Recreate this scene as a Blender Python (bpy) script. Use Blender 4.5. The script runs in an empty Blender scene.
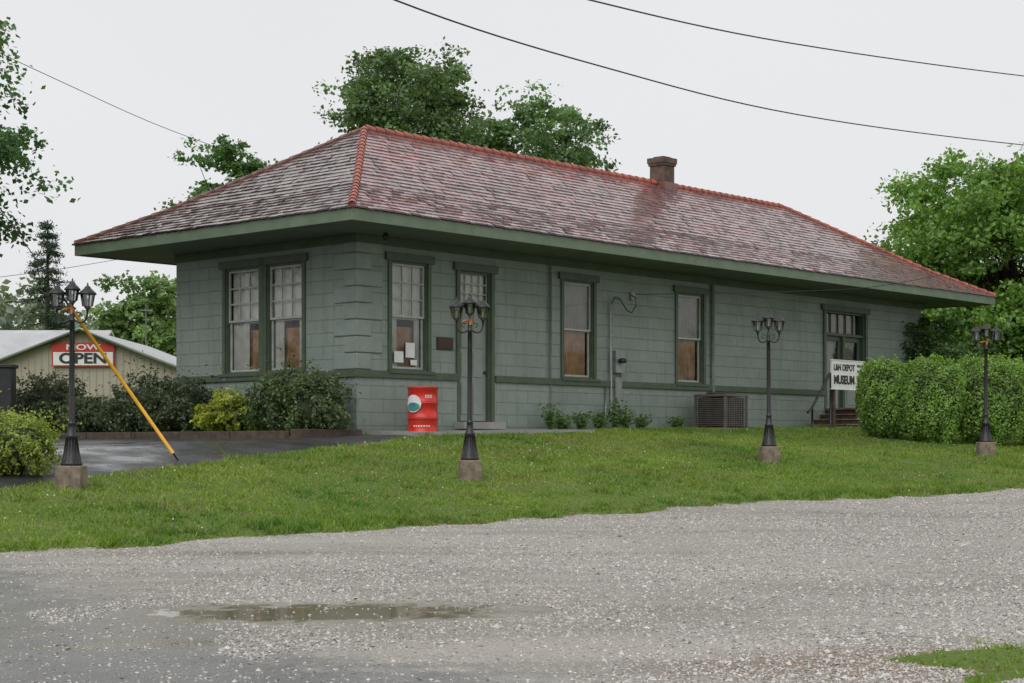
import bpy, math, random
import numpy as np
from mathutils import Vector, Matrix
random.seed(7); RNG=np.random.default_rng(11)
scene=bpy.context.scene
# ------------------------------------------------------------------ frames
CX,CY=-2.83,31.0
RX,RY=0.6708,0.7417            # along the long wall
def W2(u,v): return (CX+RX*u+RY*v, CY+RY*u-RX*v)
def UV(x,y):
    dx=x-CX; dy=y-CY
    return dx*RX+dy*RY, dx*RY-dy*RX
CAMZ=1.6; F=1700.0; HY=445.0
# ------------------------------------------------------------------ noise
def hsh(i,j,s):
    a=np.sin(i*127.1+j*311.7+s*74.7)*43758.5453
    return a-np.floor(a)
def vn(x,y,s=0):
    x=np.asarray(x,float); y=np.asarray(y,float)
    i=np.floor(x); j=np.floor(y); fx=x-i; fy=y-j
    fx=fx*fx*(3-2*fx); fy=fy*fy*(3-2*fy)
    return ((hsh(i,j,s)*(1-fx)+hsh(i+1,j,s)*fx)*(1-fy)+(hsh(i,j+1,s)*(1-fx)+hsh(i+1,j+1,s)*fx)*fy)*2-1
def fbm(x,y,s=0): return vn(x,y,s)*.6+vn(x*2.1,y*2.1,s+1)*.3+vn(x*4.3,y*4.3,s+2)*.15
# ------------------------------------------------------------------ terrain
def VE(u): return 9.15+.165*np.clip(u,-16,30)
def VD(u): return np.where(u<0,1.6-.25*np.clip(u,-14,0),1.6-.3*np.clip(u,0,1.3))
def base(u,v):
    u=np.asarray(u,float); v=np.asarray(v,float)
    ul=np.clip(u,-14,45)
    zb=1.78+np.where(u<0,.035*ul,.015*ul)
    ve=VE(u); ge=.735+.0235*np.clip(u,-30,30)
    t=np.clip((v-1)/(ve-1),0,1)
    t=t*.75+.25*t*t*(3-2*t)
    g=ge-.018*np.clip(v-ve,0,20)
    z=np.where(v<ve, zb+(ge-zb)*t, g)
    z=z+.03*vn(u*.25,v*.25,5)*np.clip((v-1)/4,0,1)
    return z
def smooth(a,b,x):
    t=np.clip((x-a)/(b-a),0,1); return t*t*(3-2*t)
def grassmask(u,v):
    """>0 grass, <0 surfaced (signed-ish distance in metres)"""
    x,y=W2(u,v)
    dg=(VE(u)-v)+.30*fbm(u*.7,v*.7,3)+.16*vn(u*3,v*3,9)+.06*vn(u*8,v*8,10)
    dg=np.where(v>60,1.0,dg)
    pd=1.0-np.sqrt(((x-4.3)/1.7)**2+((y-10.0)/1.3)**2)+.42*fbm(x*2.3,y*2.3,8)
    dg=np.maximum(dg,pd*.7)
    dd=(v-VD(u))+.10*fbm(u*1.2,v*1.2,13)
    dd=np.where(v<-14,np.maximum(dd,-14-v),dd)
    dd=np.maximum(dd,u-1.2)
    bed=np.minimum(np.minimum(u+1.7,.2-v),v+7.5)
    dd=np.maximum(dd,bed)
    return np.minimum(dg,dd)
def gz(x,y):
    u,v=UV(x,y); return float(base(u,v))
def arr(lo,hi,step,far):
    a=list(np.arange(lo,hi+1e-6,step)); s=step; x=a[-1]
    while x<far: s*=1.35; x+=s; a.append(x)
    s=step; x=a[0]; l=[]
    while x>-far: s*=1.35; x-=s; l.append(x)
    return np.array(l[::-1]+a)
UA=arr(-17,22,.16,600); VA=arr(-8,22,.16,600)
# ------------------------------------------------------------------ materials
def newmat(name):
    m=bpy.data.materials.new(name); m.use_nodes=True
    nt=m.node_tree; nt.nodes.clear()
    o=nt.nodes.new('ShaderNodeOutputMaterial')
    return m,nt,o
def N(nt,t,**k):
    n=nt.nodes.new(t)
    for a,b in k.items(): setattr(n,a,b)
    return n
def mixc(nt,fac,a,b,bt='MIX'):
    n=N(nt,'ShaderNodeMix',data_type='RGBA',blend_type=bt)
    for s,v in ((0,fac),(6,a),(7,b)):
        if isinstance(v,(int,float)): n.inputs[s].default_value=v
        elif isinstance(v,(tuple,list)): n.inputs[s].default_value=(v[0],v[1],v[2],1)
        else: nt.links.new(v,n.inputs[s])
    return n.outputs[2]
def noi(nt,scale,detail=4,vec=None,rough=.55):
    n=N(nt,'ShaderNodeTexNoise'); n.inputs['Scale'].default_value=scale
    n.inputs['Detail'].default_value=detail; n.inputs['Roughness'].default_value=rough
    if vec is not None: nt.links.new(vec,n.inputs['Vector'])
    return n.outputs['Fac']
def ramp(nt,fac,a,b,ca=(0,0,0),cb=(1,1,1)):
    r=N(nt,'ShaderNodeValToRGB'); nt.links.new(fac,r.inputs[0])
    r.color_ramp.elements[0].position=a; r.color_ramp.elements[1].position=b
    r.color_ramp.elements[0].color=(*ca,1); r.color_ramp.elements[1].color=(*cb,1)
    return r.outputs[0]
def bump(nt,h,strength,dist):
    b=N(nt,'ShaderNodeBump'); b.inputs['Strength'].default_value=strength; b.inputs['Distance'].default_value=dist
    nt.links.new(h,b.inputs['Height']); return b.outputs[0]
def princ(nt,o,col,rough=.6,nrm=None,metal=0,spec=.5):
    p=N(nt,'ShaderNodeBsdfPrincipled')
    for k,v in (('Base Color',col),('Roughness',rough)):
        if isinstance(v,(int,float)): p.inputs[k].default_value=v
        elif isinstance(v,(tuple,list)): p.inputs[k].default_value=(v[0],v[1],v[2],1)
        else: nt.links.new(v,p.inputs[k])
    p.inputs['Metallic'].default_value=metal
    p.inputs['Specular IOR Level'].default_value=spec
    if nrm is not None: nt.links.new(nrm,p.inputs['Normal'])
    nt.links.new(p.outputs[0],o.inputs[0]); return p
def pm(name,c1,c2=None,scale=3,rough=.6,bs=None,bst=.3,bd=.01,metal=0,spec=.5):
    m,nt,o=newmat(name)
    if c2 is None: c2=tuple(c*.75 for c in c1)
    tc=N(nt,'ShaderNodeTexCoord').outputs['Object']
    f=ramp(nt,noi(nt,scale,5,tc),.35,.65)
    col=mixc(nt,f,c1,c2)
    nr=bump(nt,noi(nt,bs,4,tc),bst,bd) if bs else None
    princ(nt,o,col,rough,nr,metal,spec); return m
def attrmat(name,rough=.6,transl=0.0,gloss=0.04,spec=.4,grough=.35):
    m,nt,o=newmat(name)
    a=N(nt,'ShaderNodeAttribute',attribute_name='Col').outputs['Color']
    if transl>0:
        d=N(nt,'ShaderNodeBsdfDiffuse'); t=N(nt,'ShaderNodeBsdfTranslucent'); g=N(nt,'ShaderNodeBsdfGlossy')
        nt.links.new(a,d.inputs[0])
        tc=mixc(nt,1.0,a,(1.25,1.3,.6),'MULTIPLY'); nt.links.new(tc,t.inputs[0])
        g.inputs['Roughness'].default_value=grough; g.inputs[0].default_value=(.9,.95,.9,1)
        m1=N(nt,'ShaderNodeMixShader'); m1.inputs[0].default_value=transl
        nt.links.new(d.outputs[0],m1.inputs[1]); nt.links.new(t.outputs[0],m1.inputs[2])
        m2=N(nt,'ShaderNodeMixShader'); m2.inputs[0].default_value=gloss
        nt.links.new(m1.outputs[0],m2.inputs[1]); nt.links.new(g.outputs[0],m2.inputs[2])
        nt.links.new(m2.outputs[0],o.inputs[0])
    else: princ(nt,o,a,rough,None,0,spec)
    return m
def mulc(nt,s,k):
    n=N(nt,'ShaderNodeMath',operation='MULTIPLY'); nt.links.new(s,n.inputs[0]); n.inputs[1].default_value=k; return n.outputs[0]
M={}
M['leaf']=attrmat('leaves',transl=.38,gloss=.03)
M['blade']=attrmat('grass_blades',transl=.35,gloss=.03)
M['stone']=attrmat('stones',rough=.5,spec=.45)
def roofmat():
    m,nt,o=newmat('wet_shingles')
    a=N(nt,'ShaderNodeAttribute',attribute_name='Col').outputs['Color']
    tc=N(nt,'ShaderNodeTexCoord').outputs['Object']
    mp=N(nt,'ShaderNodeMapping'); mp.inputs['Scale'].default_value=(1.1,.5,.5); nt.links.new(tc,mp.inputs[0])
    f=ramp(nt,noi(nt,1.5,6,mp.outputs[0],.7),.36,.66)
    c=mixc(nt,f,mixc(nt,1.0,a,(.64,.64,.66),'MULTIPLY'),a)
    c=mixc(nt,ramp(nt,noi(nt,14,3,tc),.55,.72),c,mixc(nt,1.0,c,(.6,.62,.62),'MULTIPLY'))
    p=princ(nt,o,c,.45,bump(nt,noi(nt,28,3,tc),.22,.005),0,.5)
    p.inputs['Coat Weight'].default_value=1.0; p.inputs['Coat IOR'].default_value=1.45
    r=ramp(nt,noi(nt,2.2,4,tc),.35,.65,(.08,.08,.08),(.24,.24,.24)); nt.links.new(r,p.inputs['Coat Roughness'])
    return m
M['shingle']=roofmat()
M['bark']=pm('bark',(.09,.07,.05),(.04,.032,.025),8,.9,20,.8,.03)
M['black']=pm('black_iron',(.012,.013,.014),(.02,.02,.02),9,.38,30,.2,.003)
M['conc']=pm('weathered_concrete',(.28,.22,.16),(.13,.105,.08),9,.85,30,.5,.01)
M['walk']=pm('wet_concrete_walk',(.34,.33,.31),(.24,.235,.22),2,.45,30,.3,.004)
M['trim']=pm('dark_green_trim',(.058,.085,.053),(.078,.108,.067),4,.5,12,.15,.005)
M['fascia']=pm('green_fascia',(.15,.20,.135),(.115,.16,.105),3,.5,10,.2,.005)
M['soffit']=pm('soffit_paint',(.13,.165,.135),(.10,.13,.105),2,.7)
M['sash']=pm('sash_paint',(.46,.48,.44),(.34,.36,.325),6,.5)
M['door']=pm('door_paint',(.26,.30,.27),(.22,.255,.23),3,.5)
M['redtile']=pm('ridge_tile',(.44,.12,.078),(.26,.08,.058),3.5,.3,20,.3,.005)
M['browntile']=pm('hip_tile_weathered',(.22,.10,.08),(.14,.075,.06),3.5,.3,20,.3,.005)
M['deck']=pm('roof_deck',(.10,.05,.04),(.06,.03,.025),5,.8)
M['chim']=pm('chimney_brick',(.15,.10,.07),(.075,.055,.048),7,.85,25,.5,.01)
M['curtain']=pm('curtain_white',(.80,.79,.75),(.64,.63,.59),5,.9)
M['curtan']=pm('curtain_orange_tan',(.60,.33,.16),(.33,.16,.08),3,.9)  # tan curtain; a warm window glow is put into its orange
M['shadetan']=pm('window_shade_tan',(.36,.33,.29),(.26,.24,.21),3,.9)
M['dark']=pm('interior_dark',(.05,.04,.035),(.03,.025,.02),1,.9)
M['metal']=pm('galvanised',(.32,.34,.33),(.24,.26,.25),8,.45,None,metal=.4)
M['pipe']=pm('painted_pipe',(.15,.19,.17),(.11,.14,.125),5,.5)
M['acm']=pm('ac_casing',(.13,.12,.105),(.09,.083,.077),5,.5)
M['red']=pm('red_paint',(.70,.035,.018),(.50,.025,.015),4,.28)
M['rib']=pm('red_groove_shade',(.36,.03,.02),(.22,.03,.02),12,.4)
M['white']=pm('white_paint',(.78,.78,.76),(.66,.66,.63),5,.5)
M['signred']=pm('sign_red',(.5,.03,.02),(.42,.03,.02),5,.5)
M['ink']=pm('sign_black',(.02,.02,.02),(.03,.03,.03),5,.6)
M['blue']=pm('label_blue',(.05,.15,.35),(.06,.3,.15),12,.5)
M['yellow']=pm('yellow_guard',(.80,.42,.02),(.68,.34,.015),5,.4)
M['orange']=pm('orange_band',(.50,.17,.05),(.22,.08,.03),15,.6)
M['wire']=pm('wire_black',(.02,.02,.02),(.03,.03,.03),5,.6)
M['wood']=pm('old_timber',(.10,.07,.05),(.05,.037,.028),7,.8,15,.5,.01)
M['tan']=pm('tan_siding',(.42,.38,.30),(.37,.335,.265),.8,.6)
M['shedroof']=pm('light_metal_roof',(.52,.53,.53),(.40,.41,.41),1.2,.45)
M['brass']=pm('bronze_plaque',(.07,.045,.025),(.04,.03,.02),30,.4,metal=.5)
M['rock']=pm('tan_rock',(.40,.33,.25),(.25,.2,.15),5,.8,12,.6,.03)
def lglass(name,tint,k):
    m,nt,o=newmat(name)
    t=N(nt,'ShaderNodeBsdfTransparent'); t.inputs[0].default_value=(*tint,1)
    g=N(nt,'ShaderNodeBsdfGlossy'); g.inputs['Roughness'].default_value=.03
    fr=N(nt,'ShaderNodeFresnel'); fr.inputs[0].default_value=1.5
    ma=N(nt,'ShaderNodeMath',operation='MULTIPLY_ADD'); nt.links.new(fr.outputs[0],ma.inputs[0]); ma.inputs[1].default_value=1.0; ma.inputs[2].default_value=k
    mx=N(nt,'ShaderNodeMixShader'); nt.links.new(ma.outputs[0],mx.inputs[0])
    nt.links.new(t.outputs[0],mx.inputs[1]); nt.links.new(g.outputs[0],mx.inputs[2]); nt.links.new(mx.outputs[0],o.inputs[0]); return m
M['glass']=lglass('window_glass',(.9,.92,.9),.03)
M['lglass']=lglass('lantern_glass',(.8,.83,.81),.25)
def wallmat():
    m,nt,o=newmat('painted_block_wall')
    uv=N(nt,'ShaderNodeUVMap').outputs[0]
    tc=N(nt,'ShaderNodeTexCoord').outputs['Object']
    br=N(nt,'ShaderNodeTexBrick'); nt.links.new(uv,br.inputs['Vector'])
    br.offset=.5; br.inputs['Scale'].default_value=1; br.inputs['Brick Width'].default_value=.62; br.inputs['Row Height'].default_value=.245
    br.inputs['Mortar Size'].default_value=.009; br.inputs['Mortar Smooth'].default_value=.4; br.inputs['Bias'].default_value=0
    br.inputs['Color1'].default_value=(.235,.284,.256,1); br.inputs['Color2'].default_value=(.258,.305,.276,1); br.inputs['Mortar'].default_value=(.205,.248,.224,1)
    n1=ramp(nt,noi(nt,.9,6,tc,.65),.3,.7,(.84,.85,.84),(1.08,1.07,1.06))
    c=mixc(nt,1.0,br.outputs['Color'],n1,'MULTIPLY')
    mp=N(nt,'ShaderNodeMapping'); mp.inputs['Scale'].default_value=(3.2,3.2,.35); nt.links.new(tc,mp.inputs[0])
    st=ramp(nt,noi(nt,1.6,5,mp.outputs[0],.6),.52,.8)
    c=mixc(nt,st,c,(.175,.21,.188))
    sp_=N(nt,'ShaderNodeSeparateXYZ'); nt.links.new(tc,sp_.inputs[0])
    md=N(nt,'ShaderNodeMath',operation='MULTIPLY_ADD'); nt.links.new(noi(nt,2.5,4,tc),md.inputs[0]); md.inputs[1].default_value=.5; nt.links.new(sp_.outputs[2],md.inputs[2])
    dm=ramp(nt,mulc(nt,md.outputs[0],.2),.40,.47,(.78,.78,.76),(1,1,1))
    c=mixc(nt,1.0,c,dm,'MULTIPLY')
    h1=N(nt,'ShaderNodeMath',operation='MULTIPLY_ADD'); nt.links.new(br.outputs['Fac'],h1.inputs[0]); h1.inputs[1].default_value=-1.0
    nt.links.new(noi(nt,11,5,tc,.7),h1.inputs[2])
    nr=bump(nt,h1.outputs[0],.75,.022)
    rr=ramp(nt,noi(nt,1.2,4,tc),.4,.6,(.36,.36,.36),(.6,.6,.6))
    princ(nt,o,c,rr,nr,0,.45); return m
M['wall']=wallmat()
M['quoin']=pm('painted_quoin',(.255,.302,.273),(.21,.25,.227),2,.5,14,.6,.02,spec=.45)
def groundmat():
    m,nt,o=newmat('grass_ground')
    tc=N(nt,'ShaderNodeTexCoord').outputs['Object']
    a=mixc(nt,ramp(nt,noi(nt,.6,6,tc),.35,.65),(.12,.19,.03),(.17,.22,.05))
    b=mixc(nt,ramp(nt,noi(nt,2.6,6,tc,.7),.54,.70),a,(.19,.15,.085))
    c=mixc(nt,ramp(nt,noi(nt,30,3,tc),.3,.7),b,(.08,.12,.03))
    princ(nt,o,c,.9,bump(nt,noi(nt,25,4,tc),.8,.03),0,.2); return m
M['ground']=groundmat()
def asphaltmat():
    m,nt,o=newmat('wet_asphalt')
    tc=N(nt,'ShaderNodeTexCoord').outputs['Object']
    c=mixc(nt,ramp(nt,noi(nt,1.1,6,tc,.65),.35,.7),(.038,.038,.041),(.065,.064,.062))
    c=mixc(nt,ramp(nt,noi(nt,70,2,tc),.55,.75),c,(.12,.115,.105))
    r=ramp(nt,noi(nt,.9,5,tc,.6),.40,.60,(.13,.13,.13),(.55,.55,.55))
    princ(nt,o,c,r,bump(nt,noi(nt,60,3,tc),.3,.005),0,.45); return m
M['asphalt']=asphaltmat()
def gravelmat():
    m,nt,o=newmat('wet_gravel')
    tc=N(nt,'ShaderNodeTexCoord').outputs['Object']
    sep=N(nt,'ShaderNodeSeparateXYZ'); nt.links.new(tc,sep.inputs[0])
    def sub(sock,k):
        n=N(nt,'ShaderNodeMath',operation='SUBTRACT'); nt.links.new(sock,n.inputs[0]); n.inputs[1].default_value=k; return n.outputs[0]
    def mul(sock,k):
        n=N(nt,'ShaderNodeMath',operation='MULTIPLY'); nt.links.new(sock,n.inputs[0])
        if isinstance(k,(int,float)): n.inputs[1].default_value=k
        else: nt.links.new(k,n.inputs[1])
        return n.outputs[0]
    def add(a,b):
        n=N(nt,'ShaderNodeMath',operation='ADD'); nt.links.new(a,n.inputs[0])
        if isinstance(b,(int,float)): n.inputs[1].default_value=b
        else: nt.links.new(b,n.inputs[1])
        return n.outputs[0]
    def mx_(a,b):
        n=N(nt,'ShaderNodeMath',operation='MAXIMUM'); nt.links.new(a,n.inputs[0]); nt.links.new(b,n.inputs[1]); return n.outputs[0]
    X,Y=sep.outputs[0],sep.outputs[1]
    vo=N(nt,'ShaderNodeTexVoronoi'); vo.inputs['Scale'].default_value=46; nt.links.new(tc,vo.inputs['Vector'])
    vc=N(nt,'ShaderNodeSeparateColor'); nt.links.new(vo.outputs['Color'],vc.inputs[0])
    st=ramp(nt,vc.outputs[0],.0,1.0,(.28,.262,.235),(.54,.515,.475))
    dn=ramp(nt,vo.outputs['Distance'],.3,.8,(1,1,1),(.66,.64,.61))
    st=mixc(nt,1.0,st,dn,'MULTIPLY')
    big=ramp(nt,noi(nt,.35,6,tc,.65),.35,.7,(.84,.83,.82),(1.12,1.11,1.08))
    st=mixc(nt,1.0,st,big,'MULTIPLY')
    fine=mixc(nt,ramp(nt,noi(nt,42,4,tc,.7),.35,.65),(.29,.275,.245),(.46,.44,.40))
    packed=ramp(nt,add(noi(nt,.5,6,tc,.65),mul(X,-.018)),.50,.66)
    col=mixc(nt,packed,st,fine)
    mp=N(nt,'ShaderNodeMapping'); mp.inputs['Rotation'].default_value=(0,0,-.70); mp.inputs['Scale'].default_value=(.14,1.0,1); nt.links.new(tc,mp.inputs[0])
    tr=ramp(nt,noi(nt,1.0,6,mp.outputs[0],.65),.46,.66)
    col=mixc(nt,tr,col,mixc(nt,.6,col,(.18,.165,.135)))
    nn=sub(noi(nt,.9,6,tc,.65),.5); nf=sub(noi(nt,3.6,6,tc,.7),.5)
    def blob(cx,cy,rx,ry,amp=1.6,lo=.75,hi=1.0):
        dx=mul(sub(X,cx),1/rx); dy=mul(sub(Y,cy),1/ry)
        s=add(mul(dx,dx),mul(dy,dy))
        s=add(s,mul(nn,amp*2)); s=add(s,mul(nf,amp*2.2))
        return ramp(nt,mul(s,.5),lo*.5,hi*.5,(1,1,1),(0,0,0))
    ln=add(add(add(mul(sub(X,-1.0),.80),mul(sub(Y,11.0),.60)),mul(nn,2.6)),mul(nf,1.6))
    lane=ramp(nt,add(mul(ln,.25),.5),.38,.58,(1,1,1),(0,0,0))
    asp=mixc(nt,ramp(nt,noi(nt,65,3,tc,.7),.38,.68),(.12,.12,.117),(.28,.272,.258))
    asp=mixc(nt,ramp(nt,noi(nt,1.3,5,tc,.6),.4,.6),asp,mixc(nt,.45,asp,(.09,.09,.09)))
    col=mixc(nt,lane,col,asp)
    dirt=blob(2.7,10.2,1.7,.8,1.0,.3,1.4)
    dcol=mixc(nt,ramp(nt,noi(nt,18,4,tc),.35,.65),(.16,.095,.06),(.29,.21,.155))
    col=mixc(nt,mul(dirt,.9),col,dcol)
    damp=blob(-1.1,12.8,2.6,1.4,1.3,.3,2.0)
    col=mixc(nt,mul(damp,.6),col,(.21,.19,.145))
    P=mx_(blob(-1.35,12.95,1.55,.60,1.25,.42,1.05),mul(blob(-3.4,17.6,1.5,.28,1.2,.1,1.2),.6))
    P2=blob(.4,11.0,1.6,.5,1.2,.3,1.5)
    P=mx_(P,mul(blob(-2.4,11.3,.9,.28,1.0,.2,1.2),.7))
    col=mixc(nt,P,col,(.175,.15,.10))
    col=mixc(nt,mul(P2,.55),col,(.40,.37,.32))
    rr=mixc(nt,P,mixc(nt,lane,mixc(nt,packed,(.60,.60,.60),(.42,.42,.42)),(.30,.30,.30)),(.07,.07,.07))
    hb=add(mul(vo.outputs['Distance'],-1.0),mul(noi(nt,60,3,tc),.6))
    inv=N(nt,'ShaderNodeMath',operation='SUBTRACT'); inv.inputs[0].default_value=1; nt.links.new(P,inv.inputs[1])
    inv2=N(nt,'ShaderNodeMath',operation='MULTIPLY_ADD'); nt.links.new(mx_(lane,packed),inv2.inputs[0]); inv2.inputs[1].default_value=-.5; inv2.inputs[2].default_value=1
    hb=mul(mul(hb,inv.outputs[0]),inv2.outputs[0])
    princ(nt,o,col,rr,bump(nt,hb,.7,.02),0,.5); return m
M['gravel']=gravelmat()
# ------------------------------------------------------------------ mesh helpers
def link(o,parent=None):
    scene.collection.objects.link(o)
    if parent is not None: o.parent=parent
    return o
def empty(name,loc=(0,0,0),rz=0):
    e=bpy.data.objects.new(name,None); e.location=loc; e.rotation_euler=(0,0,rz); e.empty_display_size=.3
    return link(e)
class MB:
    def __init__(s,T=None): s.v=[];s.f=[];s.m=[];s.s=[];s.T=T
    def add(s,vs,fs,m=0,sm=False):
        b=len(s.v)
        for p in vs: s.v.append(tuple(s.T(*p)) if s.T else tuple(p))
        for f in fs: s.f.append([b+i for i in f]); s.m.append(m); s.s.append(sm)
    def box(s,x0,x1,y0,y1,z0,z1,m=0):
        vs=[(x0,y0,z0),(x1,y0,z0),(x1,y1,z0),(x0,y1,z0),(x0,y0,z1),(x1,y0,z1),(x1,y1,z1),(x0,y1,z1)]
        s.add(vs,[(0,3,2,1),(4,5,6,7),(0,1,5,4),(1,2,6,5),(2,3,7,6),(3,0,4,7)],m)
    def tube(s,pts,rad,n=8,m=0,sm=True,cap=True):
        pts=[Vector(p) for p in pts]
        if isinstance(rad,(int,float)): rad=[rad]*len(pts)
        vs=[];fs=[]
        for i,p in enumerate(pts):
            d=(pts[min(i+1,len(pts)-1)]-pts[max(i-1,0)])
            if d.length<1e-9: d=Vector((0,0,1))
            d.normalize()
            a=Vector((0,0,1)) if abs(d.z)<.95 else Vector((1,0,0))
            e1=d.cross(a).normalized(); e2=d.cross(e1)
            for k in range(n):
                t=2*math.pi*k/n; vs.append(tuple(p+(e1*math.cos(t)+e2*math.sin(t))*rad[i]))
        for i in range(len(pts)-1):
            for k in range(n):
                fs.append((i*n+k,i*n+(k+1)%n,(i+1)*n+(k+1)%n,(i+1)*n+k))
        if cap:
            fs.append(tuple(range(n))); fs.append(tuple(range((len(pts)-1)*n,len(pts)*n))[::-1])
        s.add(vs,fs,m,sm)
    def lathe(s,prof,cx,cy,z0,n=16,m=0,sm=True,rot=0,cap=True):
        vs=[];fs=[]
        for r,z in prof:
            for k in range(n):
                t=2*math.pi*k/n+rot; vs.append((cx+r*math.cos(t),cy+r*math.sin(t),z0+z))
        for i in range(len(prof)-1):
            for k in range(n): fs.append((i*n+k,i*n+(k+1)%n,(i+1)*n+(k+1)%n,(i+1)*n+k))
        if cap: fs.append(tuple(range(n))[::-1]); fs.append(tuple(range((len(prof)-1)*n,len(prof)*n)))
        s.add(vs,fs,m,sm)
    def obj(s,name,mats,parent=None,bevel=0,loc=None,rz=0):
        me=bpy.data.meshes.new(name); me.from_pydata(s.v,[],s.f)
        for mt in mats: me.materials.append(mt)
        me.polygons.foreach_set('material_index',s.m); me.polygons.foreach_set('use_smooth',s.s)
        uvl=me.uv_layers.new(name='UVMap')
        for p in me.polygons:
            n=p.normal
            for li in p.loop_indices:
                c=me.vertices[me.loops[li].vertex_index].co
                if abs(n.z)>.7: uvl.data[li].uv=(c.x,c.y)
                elif abs(n.y)>=abs(n.x): uvl.data[li].uv=(c.x,c.z)
                else: uvl.data[li].uv=(c.y+.31,c.z)
        me.update()
        o=bpy.data.objects.new(name,me); link(o,parent)
        if loc is not None: o.location=loc
        o.rotation_euler=(0,0,rz)
        if bevel>0:
            b=o.modifiers.new('bev','BEVEL'); b.width=bevel; b.segments=2; b.limit_method='ANGLE'
        return o
def npmesh(name,V,Fc,mats,col=None,mi=None,smooth=False,parent=None):
    me=bpy.data.meshes.new(name); V=np.asarray(V,np.float32); Fc=np.asarray(Fc,np.int32)
    k=Fc.shape[1]; nF=len(Fc)
    me.vertices.add(len(V)); me.vertices.foreach_set('co',V.ravel())
    me.loops.add(nF*k); me.loops.foreach_set('vertex_index',Fc.ravel())
    me.polygons.add(nF); me.polygons.foreach_set('loop_start',np.arange(0,nF*k,k,dtype=np.int32))
    try: me.polygons.foreach_set('loop_total',np.full(nF,k,dtype=np.int32))
    except Exception: pass
    for m in mats: me.materials.append(m)
    if mi is not None: me.polygons.foreach_set('material_index',np.asarray(mi,np.int32))
    me.polygons.foreach_set('use_smooth',np.full(nF,smooth,dtype=bool))
    if col is not None:
        a=me.attributes.new('Col','FLOAT_COLOR','FACE')
        c=np.ones((nF,4),np.float32); c[:,:3]=col; a.data.foreach_set('color',c.ravel())
    me.update(calc_edges=True); me.validate()
    o=bpy.data.objects.new(name,me); return link(o,parent)
# ------------------------------------------------------------------ ground sheets
def sheet(name,ua,va,zf,mat,keep=None):
    U,V=np.meshgrid(ua,va,indexing='ij')
    X,Y=W2(U,V); Z=zf(U,V)
    P=np.stack([X,Y,Z],-1).reshape(-1,3)
    n,m=U.shape
    I=np.arange(n*m).reshape(n,m)
    Fc=np.stack([I[:-1,:-1],I[:-1,1:],I[1:,1:],I[1:,:-1]],-1).reshape(-1,4)
    if keep is not None:
        uc=(ua[:-1]+ua[1:])/2; vc=(va[:-1]+va[1:])/2
        A,B=np.meshgrid(uc,vc,indexing='ij'); Fc=Fc[keep(A,B).reshape(-1)]
        used=np.unique(Fc); mp=np.zeros(len(P),int); mp[used]=np.arange(len(used)); P=P[used]; Fc=mp[Fc]
    return npmesh(name,P,Fc,[mat],smooth=True)
def zground(U,V):
    g=grassmask(U,V)
    return base(U,V)+(-.09+.12*smooth(-.18,.12,g))+.015*vn(U*3,V*3,21)*(g>0)
sheet('ground',UA,VA,zground,M['ground'])
sheet('gravel_road',UA,VA,base,M['gravel'],lambda u,v:(v>VE(u)-1.2)&(v<62)&(abs(u)<120))
sheet('asphalt_driveway',UA,VA,base,M['asphalt'],lambda u,v:(v<VD(u)+.5)&(v>-15)&(u<1.35)&(u>-60))
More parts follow.
